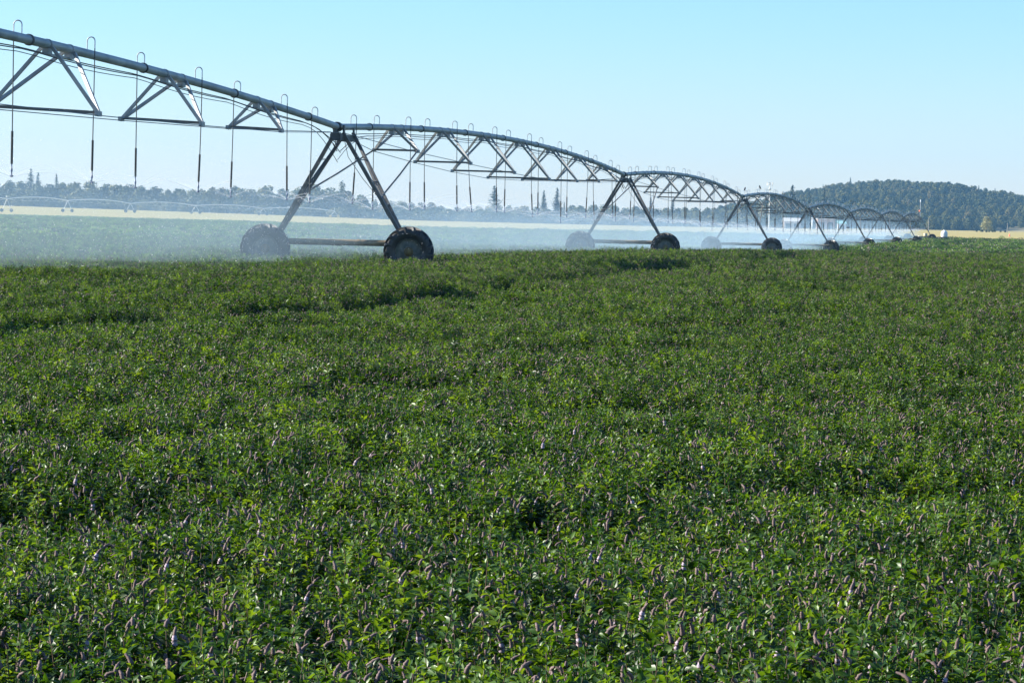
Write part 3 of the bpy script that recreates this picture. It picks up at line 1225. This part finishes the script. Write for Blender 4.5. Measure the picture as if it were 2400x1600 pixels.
def fir_mesh(name, seed, w, h, mat, n=28, droop=.25, gap=0.0):
    g = np.random.default_rng(seed)
    V = []
    cnt = 0
    for i in range(n):
        t = (i + .5) / n
        z = h * (.08 + .92 * t)
        rad = w / 2 * (1 - t) ** .7 * g.uniform(.75, 1.3) + .22
        nb = int(8 + 8 * (1 - t))
        for b in range(nb):
            if g.random() < gap:
                continue
            a = g.uniform(0, 6.28)
            rl = rad * g.uniform(.6, 1.1)
            ns = 4
            for s in range(ns):
                r0 = rl * (s + .3) / ns
                c = np.array((math.cos(a) * r0, math.sin(a) * r0, z - droop * r0 + g.normal(0, .12)))
                sz = (.28 + .5 * (1 - t)) * g.uniform(.7, 1.2) * (w / 5)
                u = np.array((math.cos(a), math.sin(a), -droop)) * sz
                v = np.array((-math.sin(a), math.cos(a), g.normal(0, .3))) * sz * .55
                V.append(np.array([c - u, c - v, c + u, c + v]))
                cnt += 1
    V.append(np.array([(0, -.1, h * .9), (.12, 0, h * .9), (0, 0, h * 1.03), (-.12, 0, h * .9)]))
    cnt += 1
    return np_mesh(name, np.concatenate(V), [np.arange(cnt * 4).reshape(-1, 4)], [mat], None, False)


def trunk_mesh(seed, h, r):
    g = random.Random(seed)
    m = MB()
    pts = [(0, 0, -.3), (g.uniform(-.1, .1), g.uniform(-.1, .1), h * .25), (g.uniform(-.2, .2), g.uniform(-.2, .2), h * .5), (g.uniform(-.2, .2), 0, h * .8)]
    m.tube(pts, [r * 1.3, r, r * .7, r * .25], 8)
    for i in range(5):
        a = g.uniform(0, 6.28)
        z = h * g.uniform(.25, .55)
        m.tube([(0, 0, z), (math.cos(a) * h * .12, math.sin(a) * h * .12, z + h * .12), (math.cos(a) * h * .2, math.sin(a) * h * .2, z + h * .28)],
               [r * .5, r * .35, r * .12], 6)
    return m.mesh("trunk", M["bark"], True)


OAKS = [crown_mesh("oak crown", 20 + i, 9.5, 12, .6 + .4 * (i % 2), M["autumn"] if i == 4 else M["oak"], 1000, 8 + i % 3, .5) for i in range(6)]
FIRS = [fir_mesh("fir crown", 40 + i, 5.5, 16, M["fir"], 30, .3, (.0, .25, .12)[i]) for i in range(3)]
OAK_TRUNK = trunk_mesh(1, 9, .28)
FIR_TRUNK = trunk_mesh(2, 15, .22)


def tree(name, crown, trunk, loc, sx, sz, rz, label, cat="tree", group=None):
    r = empty(name, loc, None, rz)
    for nm, me in (("crown", crown), ("trunk", trunk)):
        o = bpy.data.objects.new(nm, me)
        COL.objects.link(o)
        o.parent = r
        o.scale = (sx, sx, sz)
    tag(r, label, cat, group)
    return r


TOPX = [-200, -50, 0, 30, 60, 110, 200, 260, 340, 410, 480, 540, 560, 584, 620, 658, 686, 740, 770, 814, 834, 858, 880, 918, 946, 970, 1010, 1051, 1122, 1199, 1235,
        1290, 1332, 1370, 1393, 1439, 1460, 1485, 1538, 1578, 1612, 1644, 1666, 1683, 1697, 1750, 1778, 1815, 1840, 1870, 1900]
TOPY = [425, 428, 421, 420, 424, 426, 421, 425, 433, 440, 440, 431, 430, 437, 432, 440, 436, 430, 437, 441, 446, 458, 470, 466, 464, 470, 472, 487, 480, 479, 482,
        486, 481, 477, 476, 474, 486, 480, 487, 483, 486, 484, 482, 489, 482, 473, 470, 456, 452, 455, 460]


def treeline():
    g = random.Random(4)
    for row, (d0, d1, dh) in enumerate(((1500, 1530, .0), (1425, 1470, 4.0))):
        px = -170.0 - 12 * row
        while px < 1880:
            top = np.interp(px, TOPX, TOPY)
            dep = g.uniform(d0, d1)
            p = at(px, 500, dep)
            p.z = gz1(p.x, p.y) - 1.2
            tp = at(px, top + dh + g.uniform(-1, 4) + (g.uniform(0, 12) if row else 0), dep)
            h = max(4.5, tp.z - p.z)
            w = h * g.uniform(.75, 1.05) if h > 9 else h * g.uniform(1.0, 1.4)
            i = g.choice([0, 1, 2, 3, 5, 0, 1, 2, 3, 4])
            hazy = px < 860
            tree("oak_tree", OAKS[i], OAK_TRUNK, p, w / 9.5, h / 12.2, g.uniform(0, 6.28),
                 "rounded oak merging into the hazy dark treeline beyond the low white pivot" if hazy else
                 "low rounded tree in the hazy treeline seen between the sprinkler hoses", "tree",
                 "oaks of the far treeline" if hazy else "low trees of the far treeline")
            px += w * F / dep * g.uniform(.42, .62)
    px = -170.0
    while px < 1900:      # bushes along the foot of the trees
        dep = g.uniform(1385, 1412)
        p = at(px, 500, dep)
        p.z = gz1(p.x, p.y) - 1.3
        h = g.uniform(4.6, 7.5)
        w = h * g.uniform(1.2, 1.7)
        tree("oak_bush", OAKS[g.choice([0, 1, 2, 3, 5])], OAK_TRUNK, p, w / 9.5, h / 12.2, g.uniform(0, 6.28),
             "dark bush at the foot of the far treeline, on the tan field's edge", "bush", "bushes at the foot of the treeline")
        px += w * F / dep * g.uniform(.45, .65)


treeline()

CON = [  # px, top y, width px, crown, label
    (71, 393, 20, 1, "tallest pale conifer rising from the hazy treeline at the frame's left side"),
    (88, 402, 17, 1, "broader conifer joined to the tallest one above the hazy oaks"),
    (131, 405, 13, 2, "slim lone conifer tip above the hazy oaks, right of the conifer pair"),
    (1158, 433, 30, 1, "wide drooping conifer with open branches behind a sprinkler hose"),
    (1274, 444, 18, 0, "narrow dark conifer, left of the two tall columnar ones in mid picture"),
    (1261, 469, 9, 2, "small thin conifer beside the narrow columnar one"),
    (1305, 438, 21, 0, "tall dark columnar conifer with a ragged top in mid picture"),
    (1322, 472, 10, 2, "short conifer tucked behind the ragged columnar one"),
    (1525, 460, 12, 0, "slim dark conifer framed by the second tower's right leg"),
    (1577, 464, 17, 2, "conifer rising from oaks just right of the second tower"),
    (1856, 431, 28, 2, "broad tall conifer at the left shoulder of the wooded hill"),
    (1834, 448, 12, 0, "slim conifer left of the broad one by the wooded hill"),
    (1815, 452, 13, 2, "conifer just right of the white mast"),
    (1897, 449, 14, 1, "dark ragged conifer standing in front of the wooded hill"),
    (1931, 441, 15, 1, "gaunt dark conifer with a bushy top before the wooded hill"),
]
for i, (px, ty, wp, ci, lab) in enumerate(CON):
    dep = 1400 + 6 * i if px > 1800 else 1490
    p = at(px, 500, dep)
    p.z = gz1(p.x, p.y) - .1
    h = at(px, ty, dep).z - p.z
    w = wp * dep / F
    tree("conifer", FIRS[ci], FIR_TRUNK, p, (1.9 if px < 200 else 1.45) * w / 5.2, h / 16.4, i * 1.3, lab, "conifer", "conifers of the far treeline")
# a bare, airy tree standing over the oaks
dep = 1500
p = at(801, 500, dep)
p.z = gz1(p.x, p.y)
tree("airy_tree", crown_mesh("airy crown", 77, 6, 16, 9, M["oak"], 240, 8, .38), FIR_TRUNK, p, .75, (at(801, 420, dep).z - p.z) / 16.3, .5,
     "airy thin-crowned tree standing above the oaks, seen inside the tallest tower", "tree")

# the lone pale tree at the right
dep = 1250
p = at(2312, 541, dep)
p.z = gz1(p.x, p.y)
lone_h = at(2312, 505, dep).z - p.z
tree("lone_tree", crown_mesh("lone crown", 61, 5.4, 6.4, .3, M["pale_leaf"], 1300, 13, .24), OAK_TRUNK, p, 1.0, lone_h / 6.5, .3,
     "lone pale olive tree with an upright crown on the tan field's far edge", "tree")
g0 = random.Random(8)
for i, px in enumerate((2289, 2300, 2303, 2312, 2318, 2326, 2331, 2345, 2356)):
    q = at(px, 541, dep - 6)
    q.z = gz1(q.x, q.y)
    b = bpy.data.objects.new("field_shrub", OAKS[i % 4])
    COL.objects.link(b)
    b.location = q
    s = g0.uniform(.05, .075)
    b.scale = (s * 2.2, s * 1.6, s * 1.3)
    tag(b, "low dark shrub in the broken row under the lone pale tree", "shrub", "shrubs under the lone pale tree")


# ------------------------------------------------------------------ wooded hill
HX = [60, 120, 180, 202, 219, 237, 264, 286, 314, 330, 346, 361, 377, 400, 460, 560, 700]
HZ = [0, 2, 12, 16.5, 20, 23.5, 26, 27.3, 26.8, 24.2, 21.0, 18.2, 15.6, 13, 9, 5, 0]
HY0, HY1 = 1750.0, 2200.0


def hill_z(x, y):
    top = np.interp(x, HX, HZ)
    u = sstep(HY0, HY1, y) * sstep(3000, 2250, y)
    bump = (vnoise(x / 45, y / 60) - .5) * 5 * u
    return gz(x, y) - .3 + top * u + bump


def hill():
    xs = np.linspace(20, 720, 71)
    ys = np.linspace(HY0 - 40, 3000, 50)
    X, Y = np.meshgrid(xs, ys)
    Z = hill_z(X, Y)
    V = np.stack([X, Y, Z], -1).reshape(-1, 3)
    nc = len(xs)
    i = np.arange(len(ys) - 1)[:, None] * nc + np.arange(nc - 1)[None, :]
    fc = np.stack([i, i + 1, i + nc + 1, i + nc], -1).reshape(-1, 4)
    o = bpy.data.objects.new("hill", np_mesh("hill", V, [fc], [M["hill"]], None, True))
    COL.objects.link(o)
    kind(o, "structure", "low rounded hill at the right")
    # woods that read as one mass
    g = np.random.default_rng(21)
    n = 6800
    x = g.uniform(150, 520, n)
    y = HY0 - 10 + (2330 - HY0) * g.random(n)
    keep = np.ones(n, bool)
    px = 1200 + F * x / y
    open_ = (px > 2322) & (y < 1795 + (px - 2322) * .5)      # bare slope beside the lone tree
    keep &= ~open_
    keep &= x < y * .21
    keep &= np.interp(x, HX, HZ) > 8
    x, y = x[keep], y[keep]
    z = hill_z(x, y) - .4
    s = g.uniform(.36, .74, len(x)) * (.8 + .4 * vnoise(x / 25 + 3, y / 40))
    tint = vnoise(x / 30 + 5, y / 60) + .35 * g.random(len(x))
    v = np.where(tint > .9, 4, g.choice([0, 1, 2, 3, 5], len(x)))
    firp = g.random(len(x)) < .006
    rot = np.stack([np.zeros(len(x)), np.zeros(len(x)), g.uniform(0, 6.28, len(x))], 1)
    scatter("hillside_woods", np.stack([x, y, z], 1), rot, np.where(firp, .6, s), firp.astype(int), np.where(firp, 0, v),
            [OAKS, FIRS], "dense woods of rounded oaks, some yellowing, covering the hill")
    p = Vector((at(1993, 430, 2205).x, 2205, 0))
    p.z = float(hill_z(p.x, p.y)) - .5
    h = at(1993, 414, 2205).z - p.z
    tree("conifer", FIRS[0], FIR_TRUNK, p, .62, h / 16.4, .4, "small conifer poking above the wooded hill's skyline", "conifer", "conifers of the far treeline")


hill()

# ------------------------------------------------------------------ far white irrigation line
def far_pivot():
    pts = [(-140, 462), (16.6, 466), (159, 470), (306, 477), (459, 482), (617, 488.7), (784, 495)]
    deps = [1010, 1055, 1100, 1145, 1190, 1235, 1282]
    W = []
    for (px, py), d in zip(pts, deps):
        W.append(at(px, py, d))
    root = empty("far_irrigation_line", (W[3].x, W[3].y, gz1(W[3].x, W[3].y)))
    off = root.location
    for a, b in zip(W[:-1], W[1:]):
        m = MB()
        m.tube([a.lerp(b, t) + Vector((0, 0, .9 * 4 * t * (1 - t))) - off for t in np.linspace(0, 1, 13)], .17, 8)
        m.build("arched_pipe", M["white_steel"], root, True)
        m = MB()
        for t in np.linspace(.1, .9, 7):
            p = a.lerp(b, t) + Vector((0, 0, .9 * 4 * t * (1 - t))) - off
            q = a.lerp(b, t) - Vector((0, 0, .55 - .2 * abs(t - .5))) - off
            for s in (-.05, .05):
                m.tube([a.lerp(b, t + s) + Vector((0, 0, .9 * 4 * (t + s) * (1 - t - s))) - off, q], .035, 5)
        m.tube([a - off] + [a.lerp(b, t) - Vector((0, 0, .55 - .2 * abs(t - .5))) - off for t in np.linspace(.1, .9, 7)] + [b - off], .03, 5)
        m.build("truss", M["white_steel"], root)
    for k, w in enumerate(W[1:]):
        zg = gz1(w.x, w.y)
        m = MB()
        for s in (-1, 1):
            m.tube([w - off, Vector((w.x + s * 1.5, w.y - .6, zg + .9)) - off], .10, 6)
        m.tube([Vector((w.x - 1.7, w.y - .6, zg + .85)) - off, Vector((w.x + 1.7, w.y - .6, zg + .85)) - off], .08, 6)
        tw_ = m.build("tower", M["white_steel"], root)
        for s in (-1, 1):
            c = Vector((w.x + s * 1.7, w.y - .8, zg + .62)) - off
            m = MB()
            for q in range(16):
                pass
            m.tube([c + Vector((0, -.15, 0)), c + Vector((0, -.14, 0)), c + Vector((0, .14, 0)), c + Vector((0, .15, 0))], [.45, .62, .62, .45], 20)
            m.build("wheel", M["yellow"] if k == 5 else M["rubber"], tw_, True)
    w = W[-1]
    m = MB()
    m.tube([w - off - Vector((0, 0, .6)), w - off + Vector((0, 0, 1.6))], .08, 6)
    m.build("end_mast", M["white_steel"], root)
    tag(root, "long low white irrigation line with shallow arches, standing far off before the treeline", "irrigation line")


far_pivot()

# ------------------------------------------------------------------ buildings, mast, poles
def barn(name, pxl, pxr, ytop, dep, depthm, wall, roof, label, flat=False):
    a, b = at(pxl, ytop, dep), at(pxr, ytop, dep)
    w = b.x - a.x
    zg = gz1((a.x + b.x) / 2, dep)
    h = a.z - zg
    root = empty(name, ((a.x + b.x) / 2, dep, zg))
    eh = h * (.92 if flat else .66)
    m = MB()
    m.box((0, depthm / 2, eh / 2), (w, depthm, eh))
    m.build("wall", wall, root)
    m = MB()
    o = .25
    if flat:
        m.add([(-w / 2 - o, -o, eh), (w / 2 + o, -o, eh), (w / 2 + o, depthm + o, eh + .3), (-w / 2 - o, depthm + o, eh + .3),
               (-w / 2 - o, -o, eh + .22), (w / 2 + o, -o, eh + .22), (w / 2 + o, depthm + o, eh + .52), (-w / 2 - o, depthm + o, eh + .52)],
              [(3, 2, 1, 0), (4, 5, 6, 7), (0, 1, 5, 4), (1, 2, 6, 5), (2, 3, 7, 6), (3, 0, 4, 7)])
    else:
        m.add([(-w / 2 - o, -o, eh - .05), (w / 2 + o, -o, eh - .05), (w / 2 + o, depthm / 2, h), (-w / 2 - o, depthm / 2, h),
               (w / 2 + o, depthm + o, eh - .05), (-w / 2 - o, depthm + o, eh - .05),
               (-w / 2 - o, -o, eh + .1), (w / 2 + o, -o, eh + .1), (w / 2 + o, depthm / 2, h + .15), (-w / 2 - o, depthm / 2, h + .15),
               (w / 2 + o, depthm + o, eh + .1), (-w / 2 - o, depthm + o, eh + .1)],
              [(0, 3, 2, 1), (3, 5, 4, 2), (6, 7, 8, 9), (9, 8, 10, 11), (0, 1, 7, 6), (5, 11, 10, 4), (1, 2, 8, 7), (2, 4, 10, 8), (0, 6, 9, 3), (3, 9, 11, 5)])
    m.build("roof", roof, root)
    nd = max(1, int(w / 3.2))
    for i in range(nd):
        x = -w / 2 + w * (i + .5) / nd
        m = MB()
        m.box((x, -.03, eh * .36), (min(2.2, w / nd * .7), .1, eh * .7))
        m.build("door", M["dark_open"], root)
    tag(root, label, "barn")
    return root


barn("barn", 1838, 1877, 511, 1340, 8, M["pale_wall"], M["pale_roof"], "pale long barn behind the spray, right of the white mast")
barn("shed", 1917, 1957, 512, 1330, 7, M["pink_wall"], M["pale_roof"], "pinkish open-fronted shed with a pale flat roof beyond the spray", True)
barn("cottage", 1965, 1983, 518, 1325, 6, M["pale_wall"], M["turquoise"], "small building with a turquoise roof beside the pinkish shed")
barn("silo_shed", 1904, 1911, 511, 1345, 3, M["white_steel"], M["pale_roof"], "tiny white block between the pale barn and the pinkish shed", True)

# cellular mast
dep = 1360
p = at(1802.5, 520, dep)
p.z = gz1(p.x, p.y)
H = at(1803, 427, dep).z - p.z
o = empty("cell_mast", p)
m = MB()
m.tube([(0, 0, -.2), (0, 0, H * .5), (0, 0, H)], [.27, .22, .15], 12)
m.build("mast", M["white_steel"], o, True)
m = MB()
for i in range(3):
    a0, a1 = 2 * math.pi * i / 3 + .3, 2 * math.pi * (i + 1) / 3 + .3
    m.tube([(math.cos(a0) * 1.3, math.sin(a0) * 1.3, H - .9), (math.cos(a1) * 1.3, math.sin(a1) * 1.3, H - .9)], .06, 6)
    m.tube([(0, 0, H - .9), (math.cos(a0) * 1.3, math.sin(a0) * 1.3, H - .9)], .06, 6)
m.build("platform", M["white_steel"], o)
for i in range(6):
    a = 2 * math.pi * i / 6 + .3
    m = MB()
    m.box((math.cos(a) * 1.35, math.sin(a) * 1.35, H - .75), (.22, .22, 1.6), Matrix.Rotation(a, 3, "Z"))
    m.build("antenna", M["white_steel"], o)
m = MB()
m.tube([(0, -.35, H - 3.2), (0, -.75, H - 3.2)], [.6, .45], 16)
m.build("dish", M["white_steel"], o)
tag(o, "tall white mast with a ring of antennas, beside the wooded hill", "mast")

for px, yt, yb, dep, lab in ((2361, 523, 538, 1240, "thin grey utility pole near the lone pale tree"),
                             (2176, 510, 534, 1230, "thin grey utility pole behind the last tower")):
    p = at(px, yb, dep)
    p.z = gz1(p.x, p.y)
    h = max(3, at(px, yt, dep).z - p.z)
    o = empty("utility_pole", p)
    m = MB()
    m.tube([(0, 0, -.2), (0, 0, h)], [.17, .12], 8)
    m.build("post", M["wood"], o, True)
    m = MB()
    m.box((0, -.12, h - .5), (.8, .1, .12))
    m.build("crossarm", M["wood"], o)
    tag(o, lab, "pole", "utility poles")

p = at(2366, 552, 900)
p.z = gz1(p.x, p.y)
o = empty("marker_cone", p)
m = MB()
m.lathe([(.06, .0), (.06, .26), (.7, .17), (.98, .06), (1.0, 0)], 16, "z")
m.build("cone", M["orange"], o, True)
m = MB()
m.box((0, 0, .03), (.62, .62, .06))
m.build("base", M["orange"], o)
tag(o, "orange marker cone in the tan field below the lone pale tree", "cone")


# ------------------------------------------------------------------ birds
def bird(name, loc, s, flying, rz, label):
    root = empty(name, loc, None, rz)
    m = MB()
    k = 1.0 if flying else .55
    if flying:
        m.tube([(-.14, 0, 0), (-.08, 0, 0), (0, 0, .005), (.07, 0, .01), (.11, 0, .02), (.135, 0, .02), (.17, 0, .012)], [.012, .02, .042, .04, .028, .026, .003], 8)
        for sg in (-1, 1):
            m.add([(-.03, sg * .02, .02), (.06, sg * .02, .02), (.05, sg * .16, .09), (-.03, sg * .17, .085), (-.02, sg * .28, .03), (.015, sg * .27, .035)],
                  [(0, 1, 2, 3), (3, 2, 5, 4)])
    else:
        m.tube([(-.17, 0, -.02), (-.10, 0, .03), (-.02, 0, .08), (.03, 0, .13), (.05, 0, .165), (.075, 0, .185), (.10, 0, .185), (.135, 0, .178)],
               [.012, .025, .048, .046, .032, .03, .018, .003], 8)
        for sg in (-1, 1):
            m.tube([(0, sg * .015, .05), (.01, sg * .015, .0)], .005, 5)
    o = m.build("body", M["feather"], root, True)
    o.scale = (s, s, s)
    tag(root, label, "bird", "small dark birds")


bird("bird", at(1988, 534, 300), 1.4, True, 2.6, "dark bird flying low over the bright spray")
def gtop(k, j):
    h = HEADS[k][j]
    return Vector((h.x, h.y, 0))


span3 = place_span  # spans are placed; birds sit on the goosenecks of the span past the third tower
for j, lab in ((0, "dark bird perched on the hose loop beside the third tower's top"), (3, "dark bird perched on the hose loop over the fourth span's rise")):
    f = (1.42 + 3.464 * j) / SPAN_L
    c = TOP[3].lerp(TOP[4], f) + Vector((0, 0, arch(f) + .235 + .083))
    bird("bird", c, 1.1, False, 1.2 + j, lab)

# ------------------------------------------------------------------ field, water, air
mint_crop()
water_jets()
spray_fans()
droplets()
spray_mist()
haze_box()

# ------------------------------------------------------------------ light
SUN_EL, SUN_AZ = R(24), R(80)     # azimuth to the left of the view direction
to_sun = Vector((-math.cos(SUN_EL) * math.sin(SUN_AZ), math.cos(SUN_EL) * math.cos(SUN_AZ), math.sin(SUN_EL)))
sl = bpy.data.lights.new("sun", "SUN")
sl.energy = 5.0
sl.angle = R(0.5)
sl.color = (1.0, .93, .82)
so = bpy.data.objects.new("sun", sl)
COL.objects.link(so)
so.rotation_euler = to_sun.to_track_quat("Z", "Y").to_euler()
w = bpy.data.worlds.new("World")
SC.world = w
w.use_nodes = True
nt = w.node_tree
bg = nt.nodes["Background"]
sky = nt.nodes.new("ShaderNodeTexSky")
sky.sky_type = "NISHITA"
sky.sun_disc = False
sky.sun_elevation = SUN_EL
sky.sun_rotation = -SUN_AZ
sky.altitude = 100
sky.air_density = 1.0
sky.dust_density = 0.2
sky.ozone_density = 2.5
tint = nt.nodes.new("ShaderNodeMix")          # cool white balance of the daylight
tint.data_type = "RGBA"
tint.blend_type = "MULTIPLY"
tint.inputs["Factor"].default_value = 1.0
tcw = nt.nodes.new("ShaderNodeTexCoord")
sxyz = nt.nodes.new("ShaderNodeSeparateXYZ")
nt.links.new(tcw.outputs["Generated"], sxyz.inputs[0])
elev = nt.nodes.new("ShaderNodeMapRange")       # the sky pales towards the horizon
elev.interpolation_type = "SMOOTHSTEP"
elev.inputs["From Min"].default_value = -0.01
elev.inputs["From Max"].default_value = 0.085
nt.links.new(sxyz.outputs["Z"], elev.inputs["Value"])
pale = nt.nodes.new("ShaderNodeMix")
pale.data_type = "RGBA"
pale.inputs["A"].default_value = (1.08, 1.10, 1.38, 1)
pale.inputs["B"].default_value = (.80, 1.11, 1.44, 1)
nt.links.new(elev.outputs["Result"], pale.inputs["Factor"])
nt.links.new(pale.outputs["Result"], tint.inputs["B"])
nt.links.new(sky.outputs[0], tint.inputs["A"])
nt.links.new(tint.outputs["Result"], bg.inputs["Color"])
bg.inputs["Strength"].default_value = 0.054

vs = SC.view_settings
vs.view_transform = "Standard"
vs.look = "None"
vs.exposure = 1.45
vs.gamma = 1.0
vs.use_curve_mapping = False
SC.render.engine = "CYCLES"
cy = SC.cycles
cy.use_denoising = True
cy.max_bounces = 6
cy.diffuse_bounces = 2
cy.glossy_bounces = 2
cy.transmission_bounces = 3
cy.transparent_max_bounces = 16
cy.volume_bounces = 0
cy.volume_max_steps = 256
